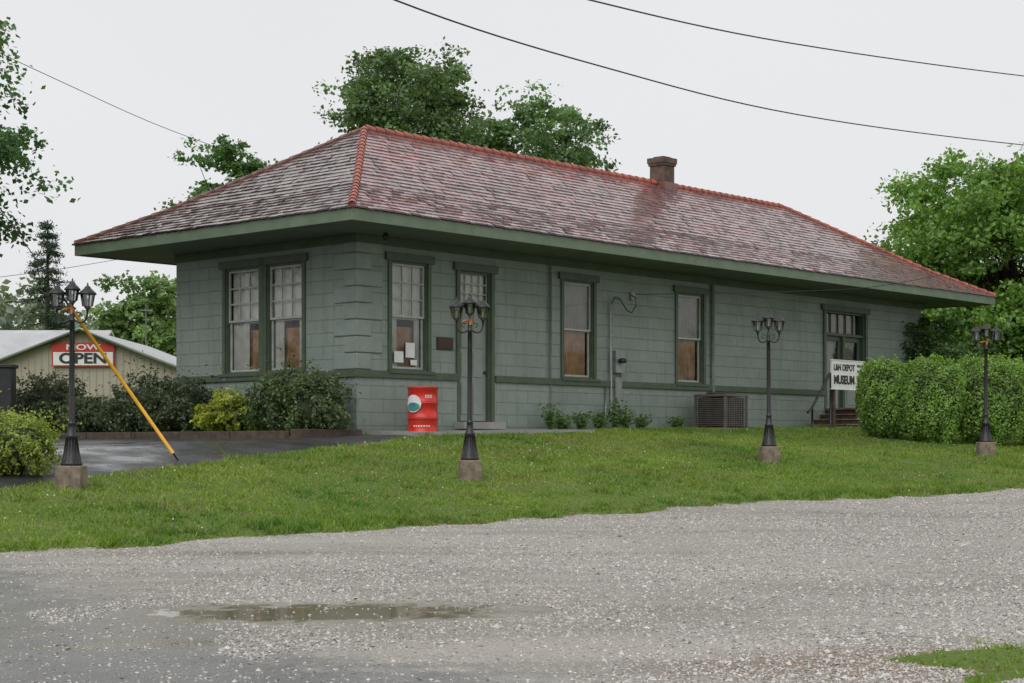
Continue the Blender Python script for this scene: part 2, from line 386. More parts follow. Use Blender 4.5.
# ------------------------------------------------------------------ grass blades, stones
def inview(x,y,m=200):
    px=512+F*x/np.maximum(y,.1); return (px>-m)&(px<1024+m)&(y>4)
def grass():
    n=460000
    u=RNG.uniform(-14,26,n); v=RNG.uniform(.4,11.8,n)
    n2=14000; x2=RNG.uniform(1.8,6.4,n2); y2=RNG.uniform(8.4,12.2,n2)
    uu,vv=UV(x2,y2); u=np.concatenate([u,uu]); v=np.concatenate([v,vv])
    tall=np.zeros(len(u))
    nt_=900; tu=RNG.uniform(-14,24,nt_); tv=RNG.uniform(1.6,11.4,nt_)
    e_=600; eu=RNG.uniform(-14,24,e_); ev=VE(eu)+RNG.uniform(-.5,.15,e_)
    tu=np.concatenate([tu,eu]); tv=np.concatenate([tv,ev]); k_=34
    U2=np.repeat(tu,k_)+RNG.normal(size=len(tu)*k_)*.06; V2=np.repeat(tv,k_)+RNG.normal(size=len(tu)*k_)*.06
    u=np.concatenate([u,U2]); v=np.concatenate([v,V2]); tall=np.concatenate([tall,np.repeat(RNG.uniform(.4,1.2,len(tu)),k_)])
    x,y=W2(u,v)
    dens=.5+.5*fbm(x*.9,y*.9,31)
    g=grassmask(u,v)
    patch=(y<13)
    walk=(u>.1)&(u<5.3)&(v<1.45)
    k=(g>-.05)&inview(x,y)&(~walk)&(RNG.random(len(u))<np.clip(.2+dens+np.clip(g,0,.4)*.6+tall-.25*patch,0,1))
    u,v,x,y,g,tall=u[k],v[k],x[k],y[k],g[k],tall[k]; n=len(u)
    z=zground(u,v)-.005
    clump=vn(x*2.3,y*2.3,40)
    h=RNG.uniform(.02,.052,n)*(1+.45*clump)*(1+.35*vn(x*.5,y*.5,41))
    h=np.where(RNG.random(n)<.012,h*1.9,h)*(1+tall)
    w=RNG.uniform(.006,.013,n)
    a=RNG.uniform(0,2*np.pi,n); lean=RNG.uniform(.2,1.2,n)*h; la=RNG.uniform(0,2*np.pi,n)
    P=np.zeros((n,3,3)); P[:,0]=np.stack([x-w*np.cos(a),y-w*np.sin(a),z],-1); P[:,1]=np.stack([x+w*np.cos(a),y+w*np.sin(a),z],-1)
    P[:,2]=np.stack([x+lean*np.cos(la),y+lean*np.sin(la),z+h],-1)
    t=RNG.random((n,1)); p=np.clip(.5+.75*fbm(x*.5,y*.5,50)[:,None]+.4*fbm(x*2.5,y*2.5,52)[:,None],0,1)
    c=(1-p)*np.array([.125,.235,.032])+p*np.array([.27,.375,.058])
    c=c*(.70+.55*t)
    c=np.where((tall>0)[:,None],c*np.array([.75,.85,.8]),c)
    dr=.04+.32*np.clip(fbm(x*1.0,y*1.4,60)*1.8-.1,0,1)+.10*np.exp(-((v-3.2)/1.2)**2)
    dry=(RNG.random(n)<dr)[:,None]
    c=np.where(dry,np.array([.30,.235,.12])*(.6+.6*t),c)
    npmesh('grass',P.reshape(-1,3),np.arange(n*3).reshape(-1,3),[M['blade']],c)
grass()
def leafquads(C,size,nrm=None,col=None,aspect=.6,name='x'):
    n=len(C)
    d=RNG.normal(size=(n,3)); 
    if nrm is not None: d=d*.8+nrm
    d/=np.linalg.norm(d,axis=1,keepdims=True)+1e-9
    r=RNG.normal(size=(n,3)); e1=np.cross(d,r); e1/=np.linalg.norm(e1,axis=1,keepdims=True)+1e-9
    e2=np.cross(d,e1); s=(size*RNG.uniform(.6,1.3,n))[:,None]
    P=np.stack([C-e1*s*.5,C+e2*s*.5*aspect-d*s*.08,C+e1*s*.5,C-e2*s*.5*aspect-d*s*.08],1)
    return P.reshape(-1,3),np.arange(n*4).reshape(-1,4)
def clover():
    n=1700; u=RNG.uniform(-13,20,n); v=RNG.uniform(1.5,11,n); x,y=W2(u,v)
    k=(grassmask(u,v)>.1)&(fbm(x*.6,y*.6,77)>.10)&inview(x,y); x,y,u,v=x[k],y[k],u[k],v[k]
    z=zground(u,v)+RNG.uniform(.03,.06,len(u))
    C=np.stack([x,y,z],-1); P,Fc=leafquads(C,.024,np.array([0,-.5,1.]),aspect=1)
    npmesh('clover_flowers',P,Fc,[M['stone']],np.tile(np.array([.5,.52,.42]),(len(Fc),1)))
clover()
def stones():
    n=330000
    y=9+ (RNG.random(n)**1.3)*28; x=(RNG.uniform(-720,720,n))/F*y
    u,v=UV(x,y); g=grassmask(u,v)
    nn=fbm(x*.55,y*.55,90); lane=(.8*(x+1)+.6*(y-11.0)+1.2*nn)<0
    pud=((x+1.35)/1.7)**2+((y-12.95)/.68)**2<1
    k=(g<.04)&(RNG.random(n)<np.where(lane,.08,np.clip(.50+.05*x+.8*nn,.12,1)))&(~pud|(RNG.random(n)<.06))
    edge=(g>-.5)&(g<.05)&(RNG.random(n)<.3)
    k=(k|edge)&(v>4)
    x,y,u,v=x[k],y[k],u[k],v[k]; n=len(x)
    s=RNG.uniform(.005,.013,n)*np.where(RNG.random(n)<.06,1.8,1)
    z=base(u,v)+s*.1
    O=np.array([(1,0,0),(-1,0,0),(0,1,0),(0,-1,0),(0,0,1),(0,0,-1)],float)
    T=np.array([(0,2,4),(2,1,4),(1,3,4),(3,0,4),(2,0,5),(1,2,5),(3,1,5),(0,3,5)])
    a=RNG.uniform(0,6.28,n); ca,sa=np.cos(a),np.sin(a)
    sc=RNG.uniform(.6,1.35,(n,6,3))*s[:,None,None]
    L=O[None]*sc*np.array([1,1,.7])+RNG.normal(size=(n,6,3))*s[:,None,None]*.22
    Pn=np.empty_like(L); Pn[...,0]=L[...,0]*ca[:,None]-L[...,1]*sa[:,None]; Pn[...,1]=L[...,0]*sa[:,None]+L[...,1]*ca[:,None]; Pn[...,2]=L[...,2]
    Pn+=np.stack([x,y,z],-1)[:,None,:]
    Fc=(T[None]+6*np.arange(n)[:,None,None]).reshape(-1,3)
    b=RNG.uniform(.26,.62,n)[:,None]; tn=RNG.random((n,1))
    c=b*((1-tn)*np.array([1,.985,.95])+tn*np.array([1.0,.92,.80]))
    c=np.where(RNG.random((n,1))<.10,c*.5,c)
    npmesh('gravel',Pn.reshape(-1,3),Fc,[M['stone']],np.repeat(c,8,axis=0))
stones()
# ------------------------------------------------------------------ vegetation
LB=1.55
def colvar(n,base_c,fac):
    c=np.array(base_c)[None]*fac[:,None]*LB
    hue=RNG.uniform(-1,1,n)[:,None]
    return np.clip(c*(1+hue*np.array([.18,.05,-.1])),0,1)
def tree(name,x,y,crown_z,rx,rz,H0=None,ncl=70,per=500,leaf=.14,col=(.06,.11,.03),trunk=.25,sig=.17,seed=0,low=-.55,lump=.16,ry=None):
    g=gz(x,y); mb=MB(); ry=ry or rx
    rs=np.random.default_rng(seed+100)
    C=[]
    while len(C)<ncl:
        d=rs.normal(size=3); d/=np.linalg.norm(d)
        if d[2]<low: continue
        r=rs.uniform(.2,1.0)**.5*rs.uniform(.82,1.08)
        r*=1+lump*float(vn(d[0]*1.8+seed,d[2]*1.8+d[1]*1.3,seed))
        C.append((d[0]*rx*r,d[1]*ry*r,d[2]*rz*r))
    C=np.array(C)
    cz=crown_z; top=Vector((x,y,cz+rz*.25)); b=Vector((x,y,g-.1))
    fork=Vector((x+rs.uniform(-.2,.2),y,max(g+1.5,cz-rz*.75)))
    mb.tube([b,b.lerp(fork,.05),b.lerp(fork,.5)+Vector((.1,0,0)),fork,fork.lerp(top,.6)+Vector((rs.uniform(-.3,.3),0,0)),top],[trunk*1.5,trunk*1.15,trunk*.95,trunk*.8,trunk*.45,trunk*.1],9)
    for i in range(0,ncl):
        c=Vector((x+C[i][0],y+C[i][1],cz+C[i][2]))
        t=rs.uniform(0,.8); s=fork.lerp(top,t); mid=s.lerp(c,.5)+Vector((0,0,-.1*rx+rs.uniform(-.1,.2)))
        r0=trunk*.32*(1-.5*t)*(1 if i%3==0 else .55)
        mb.tube([s,mid,c],[r0,r0*.55,r0*.12],5,cap=False)
    t=mb.obj('trunk_tmp',[M['bark']])
    cen=np.repeat(C,per,axis=0); n=len(cen)
    R=(rx*rz*rx)**(1/3)
    cs=np.repeat(rs.uniform(.55,1.4,ncl),per)*R*sig
    ns=11; subc=rs.normal(size=(ncl*ns,3))*.85
    idx=np.repeat(np.arange(ncl),per)*ns+RNG.integers(0,ns,n)
    dd=subc[idx]+RNG.normal(size=(n,3))*.40
    off=dd*cs[:,None]*np.array([1,1,.6])
    P0=cen+off+np.array([x,y,cz])
    nb=off/(np.linalg.norm(off,axis=1,keepdims=True)+1e-6)*.4+np.array([0,0,.7])
    V,Fc=leafquads(P0,leaf,nb,aspect=.7)
    sv=rs.uniform(.75,1.25,ncl*ns)[idx]
    cf=np.repeat(rs.uniform(.8,1.18,ncl),per)*RNG.uniform(.8,1.2,n)*sv
    c=colvar(n,col,cf)
    lv=npmesh('leaves',V,Fc,[M['leaf']],c)
    e=empty(name,(x,y,g)); 
    for o,nm in ((t,'trunk'),(lv,'leaves')):
        o.name=nm; o.parent=e; o.matrix_parent_inverse=Matrix.Translation((-x,-y,-g))
    return e
def shrub(name,x,y,rx,ry,h,n=9000,leaf=.06,col=(.06,.1,.03),boxy=2.2,rz=0,clear=.0,core=True,z=None,rough=.08,spiky=0):
    g=gz(x,y) if z is None else z
    d=RNG.normal(size=(n,3)); d/=np.linalg.norm(d,axis=1,keepdims=True)
    den=(np.abs(d)**boxy).sum(1)**(1/boxy); d=d/den[:,None]
    rr=1-np.abs(RNG.normal(size=n))*.10
    lump=1+rough*2*(vn(d[:,0]*3+x*7,d[:,2]*3+d[:,1]*3,5)+.6*vn(d[:,0]*7+x,d[:,2]*7+d[:,1]*6,6))
    rr=rr*lump
    if spiky: rr=rr*(1+spiky*np.abs(RNG.normal(size=n))*(RNG.random(n)<.25))
    L=d*rr[:,None]*np.array([rx,ry,h/2-clear/2])
    ca,sa=math.cos(rz),math.sin(rz)
    P0=np.stack([x+L[:,0]*ca-L[:,1]*sa,y+L[:,0]*sa+L[:,1]*ca,g+clear+(h-clear)/2+L[:,2]],-1)
    P0[:,2]=np.maximum(P0[:,2],g+.01)
    nb=np.stack([d[:,0]*ca-d[:,1]*sa,d[:,0]*sa+d[:,1]*ca,d[:,2]+.4],-1)
    V,Fc=leafquads(P0,leaf,nb)
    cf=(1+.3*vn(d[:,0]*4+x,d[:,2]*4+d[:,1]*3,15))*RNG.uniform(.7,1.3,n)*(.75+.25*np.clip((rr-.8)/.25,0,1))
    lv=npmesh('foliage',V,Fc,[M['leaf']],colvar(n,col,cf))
    mb=MB()
    for i in range(7):
        a=i*.9; r=.55
        mb.tube([(x+.04*math.cos(a),y+.04*math.sin(a),g-.05),(x+rx*.25*math.cos(a),y+ry*.25*math.sin(a),g+clear+.1*h),(x+rx*r*math.cos(a),y+ry*r*math.sin(a),g+h*.75)],[.025,.018,.006],5)
    st=mb.obj('stems',[M['bark']])
    parts=[lv,st]
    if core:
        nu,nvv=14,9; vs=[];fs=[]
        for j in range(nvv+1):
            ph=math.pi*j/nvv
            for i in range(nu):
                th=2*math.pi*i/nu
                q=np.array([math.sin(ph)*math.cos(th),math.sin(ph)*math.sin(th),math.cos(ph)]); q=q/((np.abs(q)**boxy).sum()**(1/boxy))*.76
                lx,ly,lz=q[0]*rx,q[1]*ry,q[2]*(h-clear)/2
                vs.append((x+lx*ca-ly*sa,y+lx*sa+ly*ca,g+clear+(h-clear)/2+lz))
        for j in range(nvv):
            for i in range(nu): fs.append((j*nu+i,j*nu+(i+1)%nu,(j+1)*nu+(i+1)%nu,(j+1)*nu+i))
        co=MB(); co.add(vs,fs); parts.append(co.obj('solid_core',[M['core']]))  # added dark solid core, stops the view through the leaves
    e=empty(name,(x,y,g))
    for o in parts: o.parent=e; o.matrix_parent_inverse=Matrix.Translation((-x,-y,-g))
    return e
M['core']=pm('dark_core',(.04,.06,.02),(.022,.034,.013),12,.9)
tree('maple_tree',-3.2,58,10.7,3.05,4.95,ncl=125,per=430,leaf=.16,col=(.085,.135,.055),seed=1,sig=.125,lump=.12)
tree('maple_tree',1.25,59,9.8,3.1,3.9,ncl=105,per=380,leaf=.16,col=(.09,.15,.06),seed=2,sig=.125,lump=.12)
tree('maple_tree',-9.1,57,9.2,2.3,2.75,ncl=60,per=300,leaf=.16,col=(.08,.145,.05),seed=3,sig=.13,lump=.12)
tree('maple_tree',15.6,53,6.7,4.9,4.6,ncl=240,per=400,leaf=.165,col=(.11,.195,.042),seed=4,sig=.12,low=-.9,lump=.07)
tree('oak_tree',-13.5,34,8.05,4.0,2.7,ncl=190,per=420,leaf=.13,col=(.06,.12,.045),seed=12,sig=.115,low=-.9,lump=.08)
tree('shade_tree',-18.3,86,6.6,2.7,3.6,ncl=55,per=300,leaf=.26,col=(.13,.20,.07),seed=6,sig=.15,low=-.9)
tree('shade_tree',-21.5,95,5.5,2.6,3.6,ncl=36,per=240,leaf=.3,col=(.14,.19,.10),seed=8,sig=.17,low=-.9)  # far tree, haze mixed into its leaf colour
tree('shade_tree',11.6,46.2,3.7,1.35,1.7,ncl=40,per=330,leaf=.12,col=(.065,.12,.04),seed=9,sig=.2,trunk=.08,low=-.9)
def conifer(name,x,y,H,R):
    g=gz(x,y); mb=MB(); mb.tube([(x,y,g-.1),(x,y,g+H)],[.22,.03],8)
    C=[]
    z=1.2
    while z<H:
        r=R*(1-z/H)**.8+.12; k=int(4+r*3)
        for i in range(k):
            a=random.random()*6.28; rl=r*random.uniform(.6,1.25)
            tip=Vector((x+rl*math.cos(a),y+rl*math.sin(a),g+z-rl*.25))
            mb.tube([(x,y,g+z),tip],[.03,.008],4,cap=False)
            m=90; t=RNG.random(m)**.7
            P=np.array([x,y,g+z])[None]*(1-t[:,None])+np.array(tip)[None]*t[:,None]+RNG.normal(size=(m,3))*np.array([.13,.13,.09])
            C.append(P)
        z+=.42
    C=np.concatenate(C); V,Fc=leafquads(C,.17,None,aspect=.35)
    lv=npmesh('needles',V,Fc,[M['leaf']],colvar(len(C),(.04,.062,.042),RNG.uniform(.7,1.3,len(C))))
    t=mb.obj('trunk',[M['bark']]); e=empty(name,(x,y,g))
    for o in (lv,t): o.parent=e; o.matrix_parent_inverse=Matrix.Translation((-x,-y,-g))
conifer('pine_tree',-22.4,82,10.3,2.3)
def distant():
    Cs=[];cols=[]
    for a in np.arange(-180,180,1.1):
        t=math.radians(a+random.uniform(-.4,.4)); D=150+random.uniform(-15,30)
        x=D*math.sin(t); y=D*math.cos(t)
        H=random.uniform(9,13); R=random.uniform(2.6,4)
        if -18<a<-13: H+=3
        n=900 if abs(a)<40 else 260
        d=RNG.normal(size=(n,3)); d/=np.linalg.norm(d,axis=1,keepdims=True); lump=1+.2*vn(d[:,0]*3+a,d[:,2]*3,3)
        P=d*(RNG.uniform(.7,1.05,n)*lump)[:,None]*np.array([R,R,H/2])+np.array([x,y,2+H/2]); Cs.append(P)
        cols.append(colvar(n,(.17,.21,.16),np.full(n,random.uniform(.85,1.15))*RNG.uniform(.85,1.15,n)))  # paler, greyer leaves: distance haze painted into the colour
    C=np.concatenate(Cs); V,Fc=leafquads(C,.75,np.array([0,0,.5]),aspect=.8); npmesh('distant_trees',V,Fc,[M['leaf']],np.concatenate(cols))
distant()
HC=(.15,.24,.055)
for px,d,rx,h in ((886,37.3,.58,1.72),(932,36.8,.62,1.84),(990,37.0,.76,1.92),(1052,37.4,.74,1.86),(1112,38,.8,1.9)):
    x=(px-512)/F*d; shrub('hedge_bush',x,d,rx,.72,h,n=15000,leaf=.062,col=HC,boxy=2.9,rough=.07,clear=.08,spiky=.05)
def at(u,v): return W2(u,v)
for u,w,rx,h,c,nm,sp in ((-.85,.2,.5,1.05,(.085,.12,.05),'holly_shrub',.12),(-.8,1.15,.52,1.12,(.07,.105,.045),'holly_shrub',.15),
    (-.95,2.45,.5,.78,(.25,.28,.04),'spirea_shrub',.05),(-.9,4.0,.62,1.0,(.055,.075,.04),'juniper_shrub',.15),(-.9,5.1,.75,1.12,(.05,.07,.035),'juniper_shrub',.15),(-1.0,6.6,.6,.8,(.06,.08,.04),'juniper_shrub',.12)):
    x,y=at(u,-w); shrub(nm,x,y,rx,rx,h,n=6500,leaf=.075,col=c,boxy=2,rough=.24,spiky=sp*2)
shrub('dark_shrub',-11.2,41,1.0,.8,1.35,n=8000,leaf=.09,col=(.05,.065,.035),rough=.2,spiky=.15)
shrub('dark_shrub',-9.4,41.5,.5,.5,.9,n=4000,leaf=.08,col=(.055,.07,.035),rough=.2,spiky=.15)
shrub('privet_shrub',-6.55,22.4,.50,.5,.74,n=9000,leaf=.05,col=(.20,.25,.05),rough=.22,spiky=.25)
def weeds():
    for u,h in ((4.9,.6),(5.3,.35),(5.9,.4),(6.5,.42),(7.0,.65),(7.35,.5),(7.9,.35),(9.2,.3)):
        x,y=at(u,.42); g=gz(x,y)
        n=500; a=RNG.uniform(0,6.28,n); t=RNG.random(n); rr=RNG.uniform(0,.30,n)*t
        C=np.stack([x+rr*np.cos(a),y+rr*np.sin(a),g+t*h*RNG.uniform(.6,1.1,n)],-1)
        V,Fc=leafquads(C,.085,np.array([0,0,.5]),aspect=.4)
        npmesh('garden_weeds',V,Fc,[M['leaf']],colvar(n,(.08,.14,.04),RNG.uniform(.6,1.3,n)))
weeds()
# ------------------------------------------------------------------ depot building
ANG=math.atan2(RY,RX)
B=empty('depot_building',(CX,CY,0),ANG)
L,Wd,O=20.9,5.4,1.45
ZS=5.46; ZE=5.68; Zr=8.07
front=lambda a,d,z:(a,-d,z)
left=lambda a,d,z:(-d,a,z)
opF=[(.86,1.81,2.99,5.04),(2.68,3.57,2.05,4.99),(5.80,6.78,2.99,5.04),(9.75,10.74,2.99,5.04),(15.98,17.9,2.5,5.0)]
opL=[(1.49,2.53,2.99,5.06),(2.75,3.79,2.99,5.06)]
def wall(mb,a0,a1,z0,z1,ops,T,th=.25):
    As=sorted({a0,a1,*[o[0] for o in ops],*[o[1] for o in ops]})
    Zs=sorted({z0,z1,*[o[2] for o in ops],*[o[3] for o in ops]})
    mb.T=T
    for i in range(len(As)-1):
        for j in range(len(Zs)-1):
            ac=(As[i]+As[i+1])/2; zc=(Zs[j]+Zs[j+1])/2
            if any(o[0]<ac<o[1] and o[2]<zc<o[3] for o in ops): continue
            mb.box(As[i],As[i+1],-th,0,Zs[j],Zs[j+1])
w=MB(); wall(w,0,L,1.3,ZS+.1,opF,front); wall(w,.25,Wd-.25,1.3,ZS+.1,opL,left)
w.T=None; w.box(0,L,Wd-.25,Wd,1.3,ZS+.1); w.box(L-.25,L,.25,Wd-.25,1.3,ZS+.1)
w.box(.25,L-.25,.25,Wd-.25,1.9,2.0)
wo=w.obj('block_walls',[M['wall']],B)
pl=MB()
def segs(mb,z0,z1,proud,T,a0,a1,gaps,m=0):
    mb.T=T; xs=a0
    for g0,g1 in gaps+[(a1,a1)]:
        if g0>xs: mb.box(xs,g0,.001,proud,z0,z1,m)
        xs=g1
segs(pl,1.3,2.84,.04,front,-.04,L+.04,[(2.6,3.65),(15.9,18.0)])
segs(pl,1.3,2.84,.04,left,0.0,Wd,[])
pl.obj('plinth',[M['wall']],B)
bt=MB()
segs(bt,2.84,2.975,.085,front,-.085,L+.085,[(2.58,3.67),(15.88,18.02)])
segs(bt,2.84,2.975,.085,left,0.0,Wd,[])
segs(bt,5.30,5.459,.05,front,-.05,L+.05,[]); segs(bt,5.30,5.459,.05,left,0.0,Wd,[])
bt.obj('water_table_trim',[M['trim']],B,bevel=.008)
q=MB(); z=2.99; k=0
while z<5.2:
    la,lb=((.62,.32) if k%2 else (.34,.60))
    hh=.29
    q.box(-.035,la,-.035,0-.001,z,z+hh); q.box(-.035,-.001,-.001,lb,z,z+hh)
    z+=.305; k+=1
q.obj('quoins',[M['quoin']],B,bevel=.018)
def window(name,a0,a1,z0,z1,T,cols=3,rows=3,upper='curtain',lower='curtain',posters=False,lf=.40,rf=.34):
    mb=MB(T); mats=[M['trim'],M['sash'],M['glass'],M[upper],M[lower],M['white'],M['curtan']]
    qd=(0,1,2,3) if T is front else (3,2,1,0)
    c=.085
    mb.box(a0-c,a0,.0,.035,z0-.0,z1,0); mb.box(a1,a1+c,.0,.035,z0,z1,0)
    mb.box(a0-.16,a1+.16,-.0,.06,z1+.001,z1+.15,0)
    mb.box(a0-.12,a1+.12,.0,.11,z0-.055,z0-.001,0)
    mb.box(a0,a0+.035,-.2,-.001,z0,z1,0); mb.box(a1-.035,a1,-.2,-.001,z0,z1,0); mb.box(a0+.035,a1-.035,-.2,-.001,z1-.04,z1,0); mb.box(a0+.035,a1-.035,-.2,-.001,z0,z0+.04,0)
    i0,i1,j0,j1=a0+.035,a1-.035,z0+.04,z1-.04; zm=(j0+j1)/2; s=.042
    for (b0,b1,dep) in ((zm-.02,j1,-.04),(j0,zm+.02,-.08)):
        mb.box(i0,i0+s,dep-.035,dep,b0,b1,1); mb.box(i1-s,i1,dep-.035,dep,b0,b1,1)
        mb.box(i0+s,i1-s,dep-.035,dep,b1-s,b1,1); mb.box(i0+s,i1-s,dep-.035,dep,b0,b0+s,1)
        mb.add([(i0+s,dep-.018,b0+s),(i1-s,dep-.018,b0+s),(i1-s,dep-.018,b1-s),(i0+s,dep-.018,b1-s)],[qd],2)
    if cols>1:
        for k in range(1,cols):
            x=i0+s+(i1-i0-2*s)*k/cols; mb.box(x-.013,x+.013,-.07,-.045,zm+.025,j1-s,1)
        for k in range(1,rows):
            zz=zm+.025+(j1-s-zm-.025)*k/rows; mb.box(i0+s,i1-s,-.071,-.044,zz-.013,zz+.013,1)
    def cur(b0,b1,dep,mi,x0=i0,x1=i1):
        n=36; vs=[];fs=[]
        for k in range(n+1):
            x=x0+(x1-x0)*k/n; dd=dep+.018*math.sin(k*1.35)+.007*math.sin(k*3.1)
            vs+= [(x,dd,b0),(x,dd,b1)]
        for k in range(n): fs.append((2*k,2*k+2,2*k+3,2*k+1))
        mb.add(vs,fs,mi,True)
    cur(zm-.05,j1,-.135,3)
    w3=(i1-i0)
    if lower=='curtain':
        if lf>0: cur(j0,zm-.02,-.155,4,i0,i0+w3*lf)
        if rf>0: cur(j0,zm-.02,-.155,4,i1-w3*rf,i1)
        cur(j0,zm-.18,-.23,6,i0+w3*.12,i1-w3*.10)
    else: cur(j0+.0,zm+.1,-.175,4,i0,i1)
    if posters:
        for (p0,p1,q0,q1) in ((.12,.36,.12,.33),(.42,.66,.22,.50),(.55,.72,.08,.18)):
            mb.box(i0+p0,i0+p1,-.078,-.075,j0+q0,j0+q1,5)
    return mb.obj(name,mats,B)
window('window_1',*opF[0],front,3,3,'curtain','curtain',posters=True,lf=.3,rf=.2)
window('window_2',*opF[2],front,1,1,'shadetan','curtan')
window('window_3',*opF[3],front,1,1,'shadetan','curtan')
window('window_4',*opL[0],left,3,3,'curtain','curtain',lf=.25,rf=.30)
window('window_5',*opL[1],left,3,3,'curtain','curtain',lf=.18,rf=.52)
mm=MB(left); mm.box(2.53+.086,2.75-.086,0,.04,2.99,5.06)
mm.obj('mullion',[M['trim']],B)
rm=MB(); rm.box(3.9,4.0,.25,Wd-.25,2.0,5.4); rm.obj('partition',[M['dark']],B)
rc=MB(); rc.box(.25,L-.25,.25,Wd-.25,5.35,5.4); rc.obj('ceiling',[M['dark']],B)
def door():
    a0,a1,z0,z1=opF[1]; mb=MB(front); mats=[M['trim'],M['door'],M['glass'],M['curtain'],M['sash'],M['black'],M['walk']]
    mb.box(a0-.09,a0,0,.05,z0,z1,0); mb.box(a1,a1+.09,0,.05,z0,z1,0); mb.box(a0-.17,a1+.17,0,.07,z1+.001,z1+.15,0)
    mb.box(a0,a0+.04,-.2,-.001,z0,z1,0); mb.box(a1-.04,a1,-.2,-.001,z0,z1,0); mb.box(a0+.04,a1-.04,-.2,-.001,z1-.04,z1,0)
    zt=z1-.62
    mb.box(a0+.04,a1-.04,-.2,-.03,zt-.05,zt,0)
    i0,i1=a0+.04,a1-.04
    mb.add([(i0,-.08,zt),(i1,-.08,zt),(i1,-.08,z1-.04),(i0,-.08,z1-.04)],[(0,1,2,3)],2)
    for k in range(0,5):
        x=i0+(i1-i0)*k/4; mb.box(max(x-.013,i0),min(x+.013,i1),-.075,-.05,zt,z1-.04,4)
    for k in range(0,4):
        zz=zt+(z1-.04-zt)*k/3; mb.box(i0,i1,-.076,-.049,max(zz-.013,zt),min(zz+.013,z1-.04),4)
    mb.box(i0,i1,-.14,-.13,zt,z1-.04,3)
    mb.box(i0,i1,-.14,-.08,z0+.02,zt-.05,1)
    for (p0,p1) in ((z0+.15,z0+.75),(z0+.88,z0+1.35),(z0+1.45,zt-.17)):
        for (q0,q1) in ((i0+.10,(i0+i1)/2-.04),((i0+i1)/2+.04,i1-.10)):
            mb.box(q0,q1,-.08,-.065,p0,p1,1)
    mb.lathe([(.012,0),(.028,.02),(.028,.04),(.01,.06)],i1-.07,-.04,z0+.95,10,5)
    mb.box(a0-.15,a1+.15,-.25,.30,z0-.14,z0-.001,6)
    return mb.obj('front_door',mats,B,bevel=.004)
door()
def fdoor():
    a0,a1,z0,z1=opF[4]; mb=MB(front); mats=[M['trim'],M['door'],M['glass'],M['shadetan'],M['sash'],M['black']]
    mb.box(a0-.10,a0,0,.05,z0,z1,0); mb.box(a1,a1+.10,0,.05,z0,z1,0); mb.box(a0-.2,a1+.2,0,.07,z1+.001,z1+.15,0)
    zt=z1-.55; i0,i1=a0+.05,a1-.05; am=(a0+a1)/2
    mb.box(a0,i0,-.2,-.001,z0,z1,0); mb.box(i1,a1,-.2,-.001,z0,z1,0); mb.box(i0,i1,-.2,-.02,z1-.05,z1,0); mb.box(i0,i1,-.2,-.02,zt-.07,zt,0)
    mb.box(am-.05,am+.05,-.2,-.021,z0,zt-.07,0)
    mb.add([(i0,-.12,zt),(i1,-.12,zt),(i1,-.12,z1-.05),(i0,-.12,z1-.05)],[(0,1,2,3)],2)
    for k in range(1,5):
        x=i0+(i1-i0)*k/5; mb.box(x-.015,x+.015,-.115,-.08,zt,z1-.05,0)
    mb.box(i0,i1,-.24,-.23,z0,z1-.05,3)
    for (d0,d1) in ((i0,am-.05),(am+.05,i1)):
        mb.box(d0,d0+.12,-.15,-.10,z0,zt-.07,0); mb.box(d1-.12,d1,-.15,-.10,z0,zt-.07,0)
        mb.box(d0+.12,d1-.12,-.15,-.10,z0,z0+.85,1); mb.box(d0+.12,d1-.12,-.15,-.10,zt-.2,zt-.07,0)
        mb.add([(d0+.12,-.13,z0+.85),(d1-.12,-.13,z0+.85),(d1-.12,-.13,zt-.2),(d0+.12,-.13,zt-.2)],[(0,1,2,3)],2)
        mb.box(d0+.2,d1-.2,-.10,-.085,z0+.12,z0+.7,1)
    return mb.obj('freight_door',mats,B,bevel=.004)
fdoor()
sf=MB(); X0,X1,Y0,Y1=-O,L+O,-O,Wd+O
sf.box(X0+.04,X1-.04,Y0+.04,Y1-.04,ZS,ZS+.03)
sf.obj('soffit',[M['soffit']],B)
fa=MB(); fb=ZS-.02
fa.box(X0,X1,Y0,Y0+.039,fb,ZE-.03); fa.box(X0,X1,Y1-.039,Y1,fb,ZE-.03)
fa.box(X0,X0+.039,Y0+.039,Y1-.039,fb,ZE-.03); fa.box(X1-.039,X1,Y0+.039,Y1-.039,fb,ZE-.03)
fa.obj('fascia',[M['fascia']],B,bevel=.005)
Wh=(Wd+2*O)/2; TX=L+2*O; TY=Wd+2*O; BR=1.3; HB=.66
def prof(d):
    d=min(max(d,0),Wh)
    return ZE+(HB*d/BR if d<BR else HB+(Zr-ZE-HB)*(d-BR)/(Wh-BR))
sides=[ (lambda a,d:(X0+a,Y0+d),TX,'f'),(lambda a,d:(X0+d,Y1-a),TY,'l'),(lambda a,d:(X1-a,Y1-d),TX,'b'),(lambda a,d:(X1-d,Y0+a),TY,'r')]
dk=MB()
for fn,ln,_ in sides:
    for (d0,d1) in ((0,BR),(BR,Wh)):
        pts=[(*fn(d0,d0),prof(d0)-.025),(*fn(ln-d0,d0),prof(d0)-.025),(*fn(ln-d1,d1),prof(d1)-.025),(*fn(d1,d1),prof(d1)-.025)]
        if ln-2*d1<.01: dk.add(pts[:3],[(0,1,2)])
        else: dk.add(pts,[(0,1,2,3)])
dk.obj('roof_deck',[M['deck']],B)
